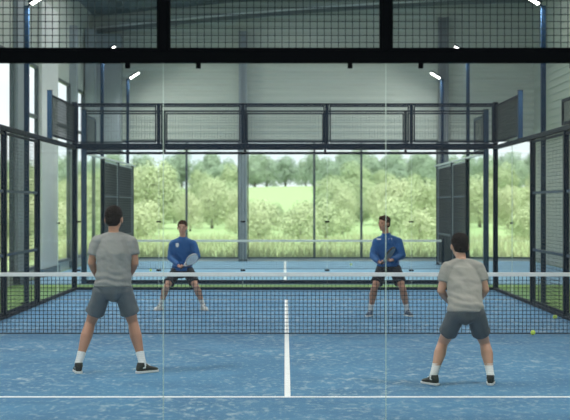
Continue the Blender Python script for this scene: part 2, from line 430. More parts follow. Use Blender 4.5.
# ------------------------------------------------------------------ court steel and glass
def bar(name, x0, x1, y0, y1, z0, z1, mat, label, cat, group=None, bevel=.006):
    return tag(MB().bx(x0, x1, y0, y1, z0, z1).build(name, mat, bevel=bevel), label, cat, group)
def post(x, y, z0, z1, wx, wy, mat, label, group=None):
    t = empty('steel_post', (x, y, z0), label, 'post', group)
    MB().box((0,0,(z1-z0)/2), (wx, wy, z1-z0)).build('shaft', mat, t, bevel=.006)
    MB().box((0,0,z1-z0+.006), (wx*1.08, wy*1.08, .012)).build('end_cap', M['black'], t)
    if z0 < .1:
        MB().box((0,0,.006), (wx*1.7, wy*1.7, .012)).build('base_plate', mat, t)
    return t
def mesh_panel(o, u, W, H, label, group, mat=None, pitch=.06, r=.0022, ft=.04, rails=()):
    # o: lower start corner, u: horizontal direction
    mat = mat or M['navy']
    t = empty('mesh_panel', o, label, 'mesh panel', group)
    u = Vector(u); v = Vector((0,0,1)); w_ = u.cross(v)
    def b(a, c, th):
        a = Vector(a); c = Vector(c); ctr = (a+c)/2; dd = c-a
        dims = Vector([abs(x) for x in dd]) + Vector([abs(x) for x in w_])*.035
        if dims.z < .001: dims.z = th
        for i in range(2):
            if dims[i] < .001: dims[i] = th
        fr.box(ctr, dims)
    fr = MB()
    b(u*(ft/2), u*(ft/2)+v*H, ft); b(u*(W-ft/2), u*(W-ft/2)+v*H, ft)
    b(u*ft+v*(ft/2), u*(W-ft)+v*(ft/2), ft); b(u*ft+v*(H-ft/2), u*(W-ft)+v*(H-ft/2), ft)
    fr.build('panel_frame', mat, t)
    for z in rails:
        fr = MB(); b(u*ft+v*z, u*(W-ft)+v*z, .04); fr.build('cross_rail', M['blue'], t)
    pu, pv_ = pitch if isinstance(pitch, tuple) else (pitch, pitch)
    MB().grid(u*ft*.5+v*ft*.5, u, v, W-ft, H-ft, pu, pv_, r).build('wire_mesh', M['wire'], t)
    return t
def glass_panel(o, u, W, H, label, group, clips=(), edge=True, th=.012):
    t = empty('glass_panel', o, label, 'glass panel', group)
    u = Vector(u)
    d = Vector((abs(u.x)*(W-.008), abs(u.y)*(W-.008), H)); n = Vector((abs(u.y), abs(u.x), 0))*th
    c = u*W/2 + Vector((0,0,H/2))
    MB().box(c, d+n).build('pane', M['glass'], t)
    if edge:
        dd = Vector((abs(u.x)*.0045, abs(u.y)*.0045, H)) + n
        MB().box(u*(.003)+Vector((0,0,H/2)), dd).build('pane_edge', M['edge'], t)
    for (a, z) in clips:
        mb = MB(); q = u*a+Vector((0,0,z))
        mb.box(q, Vector((abs(u.x)*.10, abs(u.y)*.10, .035)) + Vector((abs(u.y), abs(u.x), 0))*.05)
        mb.build('clip', M['black'], t, bevel=.004)
    return t
ORD = ['first', 'second', 'third', 'fourth', 'fifth', 'sixth', 'seventh']

# near end wall
EN = [-.863+1.573*i for i in range(-2, 4)]
for i in range(5):
    a, b = EN[i], EN[i+1]
    lab = {1: 'clear glass panel nearest the camera, in front of the tall left player', 2: 'clear glass panel nearest the camera, between the two pale vertical joints',
           3: 'clear glass panel nearest the camera, in front of the crouching right player'}.get(i)
    if i == 0: lab = 'clear glass panel of the near wall just outside the left photo edge'
    if i == 4: lab = 'clear glass panel of the near wall just outside the right photo edge'
    g = glass_panel((a, YN, .06), (1,0,0), b-a, 2.78, lab, 'glass panels of the near wall', th=.01)
    for xx in (a+.25, b-.25):
        MB().box((xx-a, -.0, 2.79-.03), (.034, .04, .05)).build('clip', M['black'], g, bevel=.003)
bar('steel_beam', -W1, W1, YN-.03, YN+.03, 2.832, 2.918, M['black'], 'thick black beam across the top of the photo above the near glass', 'beam')
bar('steel_beam', -W1, W1, YN-.035, YN+.035, .01, .06, M['navy'], 'dark base rail under the near glass, below the photo frame', 'base rail')
for i, x in enumerate(EN):
    if 1 < i < 4:
        post(x+.005, YN, 2.918, 3.92, .054, .05, M['black'],
         'short black upright above the near beam, ' + ('the left one' if i == 2 else 'the right one'), 'uprights above the near beam')
    if i < 5:
        lab = {1: 'near wire mesh panel over the top beam at the left of the photo', 2: 'near wire mesh panel over the top beam in the middle of the photo', 3: 'near wire mesh panel over the top beam at the right of the photo',
               0: 'near wire mesh panel just past the left photo edge', 4: 'near wire mesh panel just past the right photo edge'}[i]
        mesh_panel((x+.033, YN, 2.92), (1,0,0), 1.573-.056, 1.0, lab, 'mesh panels over the near beam', M['black'], .05, .0026, .02)
for s, nm in ((-1, 'left'), (1, 'right')):
    post(s*W1, YN, 0, 3.95, .08, .08, M['navy'], 'near corner post of the court outside the %s photo edge' % nm)

# far end wall
wdt = 2*W1/5
PN = ['far left', 'second from the left', 'middle', 'second from the right', 'far right']
for i in range(5):
    x = -W1+wdt*i
    glass_panel((x, YF, .07), (1,0,0), wdt, 2.95, 'clear glass panel of the far wall behind the men in blue, ' + PN[i], 'glass panels of the far wall',
                clips=[(0, 1.40), (0, .36), (0, 2.86)] if i else [(.08, 1.40), (.08,.36)], edge=i > 0)
    mesh_panel((x+.05, YF, 3.16), (1,0,0), wdt-.1, .80, 'upper wire mesh panel over the far beam, ' + PN[i] + ' of five', 'upper mesh panels of the far wall', M['navy'], .06, .0016, .03)
    if i:
        post(x, YF, 3.15, 3.99, .075, .06, M['navy'], 'short dark upright over the far beam, %s from the left' % ORD[i-1], 'uprights over the far beam')
bar('steel_beam', -W1+.055, W1-.055, YF-.05, YF+.05, 3.03, 3.15, M['navy'], 'dark horizontal beam along the top of the far glass', 'beam')
bar('steel_beam', -W1+.055, W1-.055, YF-.025, YF+.025, 3.965, 4.01, M['navy'], 'thin dark top rail of the far wall above its mesh', 'top rail')
bar('steel_beam', -W1+.055, W1-.055, YF-.04, YF+.04, .005, .07, M['navy'], 'dark base rail on the floor under the far glass', 'base rail')
for s, nm in ((-1, 'left'), (1, 'right')):
    post(s*W1, YF, 0, 4.02, .10, .09, M['navy'], 'tall dark corner post at the %s end of the far wall' % nm)
    # side glass, two panels each side, mesh above the deeper one
    for j, (a, b) in enumerate(((27.8, YF-.05), (YS+.05, 27.8))):
        glass_panel((s*W1, a, .07), (0,1,0), b-a, 2.95, 'clear side glass panel by the %s far corner, %s' % (nm, 'touching the corner post' if j == 0 else 'the nearer of two'), 'side glass panels of the court',
                    clips=[(.06, 1.4), (.06, .36)] if j == 0 else [], edge=True)
    mesh_panel((s*W1, 26.9, 3.16), (0,1,0), YF-.06-26.9, .80, 'raised wire mesh panel over the %s side glass beside the far corner' % nm, 'raised mesh panels at the far corners', M['navy'], .06, .0035, .04)
    post(s*W1, 26.84, 3.10, 4.02, .09, .10, M['blue'], 'short blue upright ending the raised mesh over the %s side glass' % nm)
    bar('steel_beam', s*W1-.045, s*W1+.045, YN+.05, YF-.055, 3.02, 3.10, M['navy'], 'dark top rail running along the %s side of the court' % nm, 'top rail')
    bar('steel_beam', s*W1-.045, s*W1+.045, YN+.05, YF-.055, .005, .06, M['navy'], 'dark base rail on the floor along the %s side of the court' % nm, 'base rail')
    PY = [YS, 22.45, 19.9, 17.2, 14.4, 12.2]
    for j, y in enumerate(PY):
        lab = ['%s side fence post where glass meets mesh', 'dark %s side fence post at the photo edge, nearer than the glass', '%s side fence post level with the net', '%s side fence post nearer than the net',
               '%s side fence post beside the near players', '%s side fence post by the near glass'][j] % nm
        post(s*W1, y, .06, 3.02, .09, .10, M['navy'], lab)
        if j < 5:
            y2 = PY[j+1]
            mesh_panel((s*W1, y2+.06, .07), (0,1,0), y-y2-.12, 2.93,
                 ['wire mesh fence panel on the %s side between the two posts at the photo edge', 'wire mesh fence panel on the %s side just beyond the net', 'wire mesh fence panel on the %s side just nearer than the net',
                  'wire mesh fence panel on the %s side beside the near players', 'wire mesh fence panel on the %s side closest to the near glass'][j] % nm,
                 'side fence mesh panels', M['navy'], (.12, .06), .0026, .04, rails=(.95, 1.98))
    glass_panel((s*W1, YN+.06, .07), (0,1,0), 2.2, 2.95, 'side glass panel at the near %s corner outside the photo' % nm, 'near side glass panels', edge=False)
# raised mesh near right photo edge
mesh_panel((W1, 19.95, 3.12), (0,1,0), 2.8, .42, 'raised mesh panel at the right photo edge over the side rail', None, M['navy'], .055, .0028, .05)

# second court
for i in range(5):
    wd = 2*W2/5; x = -W2+wd*i
    mesh_panel((x+.04, YC2, 3.1), (1,0,0), wd-.08, .86, 'upper mesh panel on the near wall of the second court, '+PN[i], 'upper mesh panels of the second court', M['navy'], .10, .0010, .03)
    glass_panel((x, YC2, .09), (1,0,0), wd, 2.9, 'glass panel on the near wall of the second court, '+PN[i], 'glass panels of the second court', edge=False)
    if i: post(x, YC2, 3.06, 3.97, .06, .06, M['navy'], 'short upright over the second court beam, %s from the left' % ORD[i-1], 'uprights of the second court')
bar('steel_beam', -W2+.06, W2-.06, YC2-.04, YC2+.04, 3.0, 3.06, M['navy'], 'dark beam of the second court just behind the far beam', 'beam')
bar('steel_beam', -W2+.06, W2-.06, YC2-.02, YC2+.02, 3.98, 4.02, M['navy'], 'thin top rail of the second court behind the far mesh', 'top rail')
bar('steel_beam', -W2+.06, W2-.06, YC2-.04, YC2+.04, .009, .09, M['navy'], 'dark base rail of the second court beyond the green strip', 'base rail')
for s, nm in ((-1, 'left'), (1, 'right')):
    post(s*W2, YC2, 0, 4.03, .12, .10, M['blue'], 'blue corner post of the second court just inside the %s far corner' % nm)
    glass_panel((s*W2, YC2+.07, .07), (0,1,0), 3.25, 2.92, 'side glass panel of the second court on the %s' % nm, 'side glass of the second court', edge=False)
    mesh_panel((s*W2, YC2+.07, 3.08), (0,1,0), 1.9, .86, 'raised side mesh panel of the second court on the %s' % nm, 'raised side mesh of the second court', M['blue'], .07, .0025, .06)
    for j, y in enumerate((35.75, 38.9, 42.6)):
        post(s*W2, y, .01, 3.0, .09, .10, M['navy'], '%s side post of the second court, %s' % (nm, ['at the end of its glass', 'beside its net', 'furthest back'][j]))
    mesh_panel((s*W2, 35.82, .07), (0,1,0), 3.0, 2.9, 'dark side mesh panel of the second court on the %s, nearer one' % nm, 'side mesh of the second court', M['column'], (.12, .07), .0065, .05, rails=(.9, 1.98))
    mesh_panel((s*W2, 38.97, .07), (0,1,0), 3.55, 2.9, 'dark side mesh panel of the second court on the %s, further one' % nm, 'side mesh of the second court', M['column'], (.12, .07), .0065, .05, rails=(.9, 1.98))
    bar('steel_beam', s*W2-.03, s*W2+.03, YC2+.07, 43.3, 3.005, 3.055, M['pale'], 'pale top rail of the second court running back on the %s' % nm, 'top rail')

# ------------------------------------------------------------------ nets
def net(y, W, H, label, pitch, r, tape):
    t = empty('tennis_net', (0, y, 0), label, 'net')
    MB().box((0,0,H-tape/2), (2*W, .02, tape)).build('top_tape', M['tape'] if y < 30 else M['pale'], t, bevel=.004)
    MB().grid((-W, 0, .02), (1,0,0), (0,0,1), 2*W, H-tape-.02, pitch, pitch*.93, r).build('net_mesh', M['net'], t)
    MB().box((0,0,.024), (2*W, .014, .014)).build('bottom_cord', M['net'], t)
    for s in (-1, 1):
        p = MB().box((s*(W+.04), 0, (H+.03)/2+.005), (.07, .07, H+.03)).build('net_post', M['navy'], t, bevel=.01)
        MB().tube((s*(W+.04), -.05, H-.2), (s*(W+.04), -.1, H-.2), .015).build('crank', M['black'], p)
    return t
net(19.7, W1-.14, .88, 'long black net with white top tape across the court between the players', .057, .0032, .056)
net(YNET2, W2-.2, .84, 'small distant net with pale top tape on the second court', .07, .003, .06)

# ------------------------------------------------------------------ floodlights
def flood(x, y, ztop, s, label, energy):
    t = empty('floodlight', (x, y, 0), label, 'floodlight', 'court floodlights on poles')
    MB().box((0,0,ztop/2), (.09, .09, ztop)).build('pole', M['navyblue'], t, bevel=.01)
    MB().box((0,0,.02), (.2, .2, .02)).build('base_plate', M['navy'], t)
    MB().tube((0,0,ztop-.05), (-s*.10, 0, ztop+.09), .02).build('bracket', M['navy'], t)
    rot = Matrix.Rotation(s*R(32), 3, 'Y')
    h = MB().box((-s*.20, 0, ztop+.14), (.36, .26, .05), rot).build('lamp_head', M['navy'], t, bevel=.01)
    n = rot @ Vector((0,0,-1))
    c = Vector((-s*.20, 0, ztop+.14)) + n*.030
    MB().box(c, (.31, .22, .012), rot).build('lens', M['lamp'], h)
    l = bpy.data.lights.new('floodlight_lamp', 'AREA'); l.shape = 'RECTANGLE'; l.size = .31; l.size_y = .22; l.energy = energy; l.color = (1,.97,.92)
    lo = bpy.data.objects.new('lamp', l); COL.objects.link(lo); lo.parent = t
    lo.location = c + n*.02; lo.rotation_euler = n.to_track_quat('-Z', 'Y').to_euler()
for s, nm in ((-1, 'left'), (1, 'right')):
    flood(s*4.76, 25.8, 5.5, s, 'bright floodlight on a tall blue pole, top %s of the photo' % nm, 110)
    flood(s*4.82, 36.9, 5.80, s, '%s floodlight on a blue pole whose lamp shows over the near beam' % nm, 80)
    flood(s*4.82, 42.9, 5.68, s, '%s floodlight on a slim blue pole, its lamp just below the near beam' % nm, 80)
    flood(s*4.76, 14.2, 5.5, s, 'court floodlight on a pole outside the %s photo edge' % nm, 110)

# ------------------------------------------------------------------ balls
def ball(px, d, label):
    t = empty('tennis_ball', ((px-285)*d/FPX, d, .0085+.034), label, 'ball', 'loose balls on the courts')
    MB().ell((0,0,0), (.034,)*3, None, 20, 12).build('felt', M['ball'], t, True)
    mb = MB(); pts = []
    for i in range(40):
        a = 2*math.pi*i/40; p = Vector((math.cos(a)+.35*math.cos(3*a), math.sin(a)-.35*math.sin(3*a), 1.1*math.sin(2*a))).normalized()*.0343; pts.append(p)
    for i in range(40): mb.tube(pts[i], pts[(i+1) % 40], .0012, n=4)
    mb.build('seam', M['white'], t)
ball(533, 19.62, 'yellow-green ball on the turf at the foot of the near net on the right')
ball(555, 22.35, 'yellow-green ball by the right side fence beyond the net')
ball(150.7, 38.4, 'tiny pale ball on the second court left of the man in blue')
ball(351, 42.2, 'tiny ball on the second court left of the right man in blue')

# ------------------------------------------------------------------ people
def nz(p, s, seed=0): return noise.noise(Vector((p.x*s+seed, p.y*s, p.z*s)))
def hand(mb, wr, d, n, sd, curl=.9, k=1.0):
    d = d.normalized(); n = (n - n.dot(d)*d).normalized(); s = d.cross(n).normalized()*sd
    Mx = Matrix((s, d, n)).transposed()
    mb.ell(wr+d*.048*k, (.041*k, .054*k, .017*k), Mx)
    mb.cap(wr, .026*k, wr+d*.035*k, .022*k)
    for i, ln in enumerate((.072, .080, .074, .058)):
        p = wr + d*(.085-.004*i)*k + s*(.031-.0205*i)*k; a = 0
        for f, q in ((.46, .55), (.31, 1.0), (.23, .8)):
            a += curl*q
            dr = d*math.cos(a) + n*math.sin(a)
            p2 = p + dr*ln*f*k; mb.cap(p, .0088*k, p2, .0078*k, 8); p = p2
    p = wr + d*.028*k + s*.034*k
    for a, ln in ((.2, .036), (.7, .030), (1.0, .024)):
        dr = (d*.75 + s*(.75-a*.6) + n*a*curl*.9).normalized(); p2 = p+dr*ln*k; mb.cap(p, .0105*k, p2, .009*k, 8); p = p2

def shoe(par, ank, yaw, upper, label=None, k=1.0):
    # yaw vector: toe direction on the ground
    d = Vector((yaw[0], yaw[1], 0)).normalized(); s = Vector((d.y, -d.x, 0))
    Mx = Matrix((s, d, Vector((0,0,1)))).transposed()
    g = Vector((ank.x, ank.y, .0085))
    T = lambda x, y, z: g + Mx @ (Vector((x, y, z))*k)
    mb = MB()
    prof = [(-.075,.020,.05,.034),(-.06,.034,.06,.052),(-.02,.038,.062,.06),(.04,.040,.052,.045),(.10,.046,.040,.034),(.15,.045,.032,.028),(.19,.034,.028,.022),(.215,.014,.024,.014)]
    vs = []; n = 14
    for (y, rx, cz, rz) in prof:
        for q in range(n):
            a = 2*math.pi*q/n; vs.append(T(rx*math.cos(a), y, max(.014, cz+rz*math.sin(a))))
    fs = [tuple(range(n))[::-1], tuple((len(prof)-1)*n+q for q in range(n))]
    for i in range(len(prof)-1):
        for q in range(n): fs.append((i*n+q, i*n+(q+1) % n, (i+1)*n+(q+1) % n, (i+1)*n+q))
    mb.add(vs, fs)
    mb.loft([(T(0,-.02,.07), .046*k, .05*k), (T(0,-.022,.115), .042*k, .046*k)], 14)
    mb.ell(T(0,.04,.085), (.028*k,.03*k,.022*k))
    o = mb.organic('shoe', upper, par, .006, 2)
    if label: o['label'] = label
    sb = MB(); out = []
    ol = [(-.088,.0),(-.080,.026),(-.05,.038),(0,.038),(.05,.040),(.11,.049),(.16,.048),(.205,.034),(.228,.0)]
    loop = [(w_, y) for y, w_ in ol] + [(-w_, y) for y, w_ in reversed(ol[1:-1])]
    m = len(loop)
    lv = [T(x, y, 0) for x, y in loop] + [T(x*1.02, y*1.01, .026 if y < 0 else .022) for x, y in loop]
    sb.add(lv, [tuple(range(m))[::-1], tuple(range(m, 2*m))] + [(i, (i+1) % m, m+(i+1) % m, m+i) for i in range(m)])
    sb.build('sole', M['sole'], o, bevel=.004)
    lc = MB()
    for j in range(4):
        lc.tube(T(-.02, .035+.018*j, .106-.009*j), T(.02, .04+.018*j, .106-.009*j), .003*k, n=5)
    lc.build('laces', M['white'] if upper is not M['whiteshoe'] else M['navy'], o)

def person(label, D, pose, cloth, k=1.0, seed=0):
    """pose: measured joints (px, py, depth offset)"""
    base = Vector(((pose['pelvis'][0]-285)*D/FPX, D, 0))
    root = empty('person', base, label, 'person')
    def P(q):
        dd = D+q[2]
        return Vector(((q[0]-285)*dd/FPX, dd, CAMH-(q[1]-205)*dd/FPX)) - base
    J = {n: P(q) for n, q in pose.items() if isinstance(q, tuple) and len(q) == 3}
    F = Vector(pose['face']).normalized(); bf = Vector(pose['front']).normalized()
    up = Vector((0,0,1)); rt = F.cross(up).normalized()
    Fh = F; uh = rt.cross(Fh).normalized()
    MH = Matrix((rt, Fh, uh)).transposed()
    H = J['head']; hk = pose.get('hk', 1.0)*k
    h = lambda x, y, z: H + MH @ (Vector((x, y, z))*hk)
    E = lambda mb, c, r: mb.ell(h(*c), tuple(q*hk for q in r), MH, 20, 14)
    b = MB()
    # head
    E(b, (0,-.010,.030), (.075,.094,.084)); E(b, (0,.022,-.030), (.060,.068,.082)); E(b, (0,.066,-.088), (.024,.022,.020))
    E(b, (0,.03,-.068), (.048,.05,.038))
    b.cap(h(0,.086,.004), .008*hk, h(0,.102,-.028), .0135*hk); b.cap(h(-.028,.078,.014), .010*hk, h(.028,.078,.014), .010*hk)
    b.cap(h(-.016,.084,-.058), .007*hk, h(.016,.084,-.058), .007*hk)
    for s in (-1, 1):
        E(b, (s*.078,-.008,-.012), (.010,.022,.032)); E(b, (s*.036,.062,-.02), (.022,.018,.018))
    # neck and torso
    nb = J['neck']; ch = J['chest']; pv = J['pelvis']
    b.loft([(h(0,-.02,-.06), .052*k, .056*k), ((h(0,-.02,-.10)+nb)/2, .055*k, .056*k), (nb, .066*k, .064*k)], 16)
    sl, sr = J['shL'], J['shR']; hw = (sr-sl).length/2
    wa = (ch+pv)/2
    tw = pose.get('tw', 1.0); bt = pose.get('bt', 1.0)
    b.loft([(nb+Vector((0,0,.015)), .07*k, .06*k), (nb*.6+ch*.4, hw*.92*bt, .095*k*bt), (ch, hw*.90*bt, .115*k*bt), (wa, .145*k*tw*bt, .100*k), (pv, .155*k*tw, .112*k), (pv-Vector((0,0,.07)), .14*k, .10*k)], 20, True)
    for a in ('L', 'R'):
        S, El, Wr = J['sh'+a], J['el'+a], J['wr'+a]
        b.cap(S, .056*k, S*.5+El*.5, .049*k); b.cap(S*.5+El*.5, .049*k, El, .040*k)
        b.cap(El, .040*k, El*.7+Wr*.3, .043*k); b.cap(El*.7+Wr*.3, .043*k, Wr, .026*k)
        b.cap(nb*.7+S*.3, .05*k, S, .054*k)
        sd = 1 if a == 'R' else -1
        tgt = J.get('grip'+a)
        dr = (tgt-Wr) if tgt else (Wr-El)
        nrm = Vector(pose['palm'+a]) if 'palm'+a in pose else (Vector((-sd,0,0)))
        hand(b, Wr, dr, nrm, pose.get('thumb'+a, 1), pose.get('curl', 1.0), k)
        Hp, Kn, An = J['hip'+a], J['kn'+a], J['an'+a]
        b.cap(Hp, .076*k, Hp*.45+Kn*.55, .070*k); b.cap(Hp*.45+Kn*.55, .074*k, Kn, .054*k)
        back = -bf*.018
        b.cap(Kn, .055*k, Kn*.68+An*.32+back, .064*k); b.cap(Kn*.68+An*.32+back, .064*k, An*.8+Kn*.2, .038*k); b.cap(An*.8+Kn*.2, .038*k, An, .036*k)
        ft = pose['foot'+a]; fd = Vector((ft[0], ft[1], 0)).normalized()
        b.cap(An, .036*k, Vector((An.x, An.y, .045))+fd*.06, .022*k)
    body = b.organic('body', cloth['skin'], root, .0075, 3)
    for s in (-1, 1):
        e = MB().ell(h(s*.031,.0815,.000), (.012*hk,.006*hk,.0065*hk), MH, 12, 8).build('eye', M['eye'], body, True)
        br = MB().cap(h(s*.017,.088,.018), .0035*hk, h(s*.045,.078,.020), .003*hk, 6).build('eyebrow', cloth['hair'], body, True)
    MB().loft([(h(-.022,.086,-.058), .002, .003*hk), (h(0,.092,-.058), .003, .006*hk), (h(.022,.086,-.058), .002, .003*hk)], 8).build('mouth', M['lip'], body, True)
    # hair
    hb = MB()
    E(hb, (0,-.020,.042), (.082,.098,.084)); E(hb, (0,-.050,-.010), (.073,.062,.066)); E(hb, (0,.035,.088), (.058,.052,.032))
    if cloth.get('beard'):
        bd = MB(); bd.loft([(h(0,.045,-.088), .052*hk, .05*hk), (h(0,.045,-.112), .035*hk, .035*hk)], 14)
        for s in (-1, 1): bd.cap(h(s*.062,.01,-.03), .009*hk, h(s*.045,.045,-.085), .012*hk)
        bd.organic('beard', cloth['hair'], root, .006, 2)
    hb.organic('hair', cloth['hair'], root, .006, 2, lambda c: .006*nz(c, 60, seed)+.005*nz(c, 25, seed))
    # top
    dl = pose.get('hem', .085)
    lg = cloth['long']; ex = .018 if not lg else .026
    t = MB()
    hem = pv - Vector((0,0,dl))
    tt = pose.get('shirt', (1.0, 1.0, 1.0, 1.0))
    t.loft([(nb+Vector((0,0,.030)), .072*k, .068*k), (nb, .092*k, .08*k), (nb*.72+ch*.28, hw*(.70 if lg else .86), .11*k), (ch, (hw+.02)*tt[0], (.13+ex*.4)*k), (wa, (.165+ex)*k*tt[1], (.125+ex*.4)*k), (pv, (.172+ex)*k*tt[2], (.135+ex*.4)*k), (hem, (.176+ex)*k*tt[3], (.138+ex*.4)*k)], 28, True)
    for a in ('L', 'R'):
        S, El, Wr = J['sh'+a], J['el'+a], J['wr'+a]
        t.cap(nb*.72+S*.28, .058*k, S, .068*k)
        if lg:
            t.cap(S, .070*k, El, .062*k); t.cap(El, .060*k, El*.12+Wr*.88, .042*k)
        else:
            t.ell(S, (.070*k,)*3); f = pose.get('sleeve', .62)
            t.loft([(S*.9+El*.1, .070*k, .072*k), (S*(1-f)+El*f, .070*k, .078*k)], 16)
    if lg:
        t.loft([(nb+Vector((0,0,.0)), .085*k, .08*k), (nb+Vector((0,0,.055))+bf*.01, .068*k, .066*k)], 18)
    mid = wa.z
    def fold(c):
        f = .010*nz(Vector((c.x*1.6+c.z*.8, c.y, c.z*1.6)), 7, seed) + .005*nz(Vector((c.x+c.z*.5, c.y, c.z*1.4)), 17, seed+5)
        lowr = max(0, 1-abs(c.z-hem.z-.08)/.14)
        f += .006*lowr*math.sin(c.z*85 + 5*nz(c, 5, seed+9)+c.x*9)
        return f
    top = t.organic('jacket' if lg else 't_shirt', cloth['top'], root, .009, 3, fold)
    # shorts
    q = MB()
    wl_ = pv - Vector((0,0,dl-.05))
    q.loft([(pv+Vector((0,0,-.01)), .150*k*tw, .115*k), (pv-Vector((0,0,.05)), .178*k*tw, .140*k), (pv-Vector((0,0,.12)), .15*k*tw, .132*k), (pv-Vector((0,0,pose.get('crotch', .15)+.015)), .035*k, .10*k)], 24, True)
    for a in ('L', 'R'):
        Hp, Kn = J['hip'+a], J['kn'+a]
        sx = 1 if a == 'R' else -1
        f = pose.get('short', .86)
        E_ = Hp*(1-f)+Kn*f
        q.ell(Hp, (.100*k, .11*k, .10*k))
        q.loft([(Hp+Vector((0,0,.02)), .098*k, .118*k), (Hp*.5+Kn*.5, .097*k, .112*k), (E_, .104*k, .112*k)], 20)
    def fold2(c): return .009*nz(Vector((c.x*1.8, c.y, c.z)), 8, seed+3) + .003*nz(c, 22, seed)
    q.organic('shorts', cloth['shorts'], root, .009, 1, fold2)
    for a in ('L', 'R'):
        Kn, An = J['kn'+a], J['an'+a]
        g = pose.get('sock', .36)
        top_ = An*(1-g)+Kn*g
        s_ = MB().loft([(top_, .047*k, .047*k), (An*.85+Kn*.15, .041*k, .041*k), (An, .041*k, .043*k), (Vector((An.x, An.y, .06)), .040*k, .045*k)], 16)
        s_.organic('sock', M['sock'], root, .006, 1, lambda c: .002*math.sin(c.z*300))
        shoe(root, An, pose['foot'+a], cloth['shoe'], None, pose.get('shoek', 1.0)*k)
    return root, J, top

A = dict(pelvis=(113,281,-.02), chest=(114,252,.02), neck=(114,234,.06), head=(114,218,.10),
         shL=(97,241.5,.04), shR=(131,241.5,.04), elL=(91.5,262,.02), elR=(135,262,.02), wrL=(99,279,.22), wrR=(127,279,.22),
         hipL=(103,290,0), hipR=(123.5,290,0), knL=(90.5,322,.12), knR=(133,322,.12), anL=(78.5,362.5,-.03), anR=(142.5,362.5,-.03),
         face=(.12,1,-.05), front=(0,1,0), footL=(-.25,1), footR=(.75,.8), palmL=(1,0,.2), palmR=(-1,0,.2), thumbL=-1, thumbR=1,
         hem=.05, crotch=.20, short=.69, sock=.28, hk=1.14, shirt=(1,1.0,1.02,1.06), shoek=.98)
person('person seen from behind in grey t-shirt and grey shorts, standing tall, legs apart', 15.2, A,
       dict(skin=M['skin'], hair=M['hair'], top=M['tee'], shorts=M['shorts'], shoe=M['blackshoe'], long=False), 1.03, 1)
Dp = dict(pelvis=(465.5,306,-.06), chest=(464,281,.10), neck=(461.5,261,.19), head=(459.5,245,.26),
         shL=(447,267.5,.15), shR=(479,267.5,.15), elL=(441,290,.10), elR=(485.5,289,.10), wrL=(450,302,.34), wrR=(476,302,.34),
         hipL=(457,313,-.06), hipR=(475,313,-.06), knL=(442.5,343,.20), knR=(485,343,.20), anL=(433.5,374.5,-.05), anR=(490.5,374.5,-.05),
         face=(-.15,1,-.1), front=(0,1,-.3), footL=(-.5,.9), footR=(.18,1), palmL=(1,0,.2), palmR=(-1,0,.2), thumbL=-1, thumbR=1,
         hem=.045, crotch=.16, short=.60, sock=.36, hk=1.12, shirt=(1.0,.98,.98,.98), shoek=.92)
person('person seen from behind in a sandy grey t-shirt and charcoal shorts, crouching on the right', 14.23, Dp,
       dict(skin=M['skin2'], hair=M['hair'], top=M['tee2'], shorts=M['shorts2'], shoe=M['blackshoe'], long=False), .98, 12)
B = dict(pelvis=(182,268,.12), chest=(182.5,251,.02), neck=(182.5,238.5,-.05), head=(182.3,227,-.10),
         shL=(173,243.3,-.02), shR=(193,243.3,-.02), elL=(170.5,257,-.04), elR=(197.5,255.5,-.04), wrL=(178.5,265.5,-.30), wrR=(189,264.5,-.28),
         hipL=(176.5,271,.12), hipR=(188.5,271,.12), knL=(166.5,286,-.10), knR=(196,286,-.10), anL=(160.5,304.5,.06), anR=(203,304.5,.06),
         gripL=(182,267.3,-.38), gripR=(185,265.5,-.38),
         face=(-.05,-1,-.06), front=(0,-1,0), footL=(-.4,-1), footR=(.4,-1), palmL=(.5,-.6,.5), palmR=(-.5,-.6,.3), thumbL=1, thumbR=-1,
         hem=.04, short=.74, sock=.34, hk=1.06, bt=.84, shirt=(.97,.90,.93,.95), curl=1.1, shoek=.98, tw=.96)
r_, JB, jb = person('person in blue jacket facing the camera beyond the net, holding a white racket', 24.3, B,
       dict(skin=M['skin2'], hair=M['hair2'], top=M['jacket'], shorts=M['blackshorts'], shoe=M['whiteshoe'], long=True, beard=False), .97, 23)
Cp = dict(pelvis=(388.5,264,.10), chest=(387.5,249,.02), neck=(386,235.5,-.04), head=(384,223,-.08),
         shL=(376.5,241.3,-.01), shR=(398.5,241.3,-.01), elL=(373,255,-.03), elR=(402,255,-.04), wrL=(379,261.5,-.28), wrR=(392,259.5,-.26),
         hipL=(382.5,269,.10), hipR=(395,269,.10), knL=(374.5,287,-.10), knR=(402.5,287,-.10), anL=(370.5,309.8,.06), anR=(407,309.8,.06),
         gripL=(382,263.0,-.36), gripR=(386,261,-.36),
         face=(-.75,-.75,-.05), front=(0,-1,0), footL=(-.3,-1), footR=(.3,-1), palmL=(.5,-.6,.5), palmR=(-.5,-.6,.3), thumbL=1, thumbR=-1,
         hem=.03, short=.74, sock=.30, hk=1.06, bt=.84, shirt=(.97,.90,.93,.95), curl=1.1, shoek=.98, tw=1.0)
r2_, JC, jc = person('person in a blue jacket and black shorts looking sideways beyond the net, on the right', 22.95, Cp,
       dict(skin=M['skin'], hair=M['hair2'], top=M['jacket'], shorts=M['blackshorts'], shoe=M['navyshoe'], long=True, beard=False), 1.0, 31)

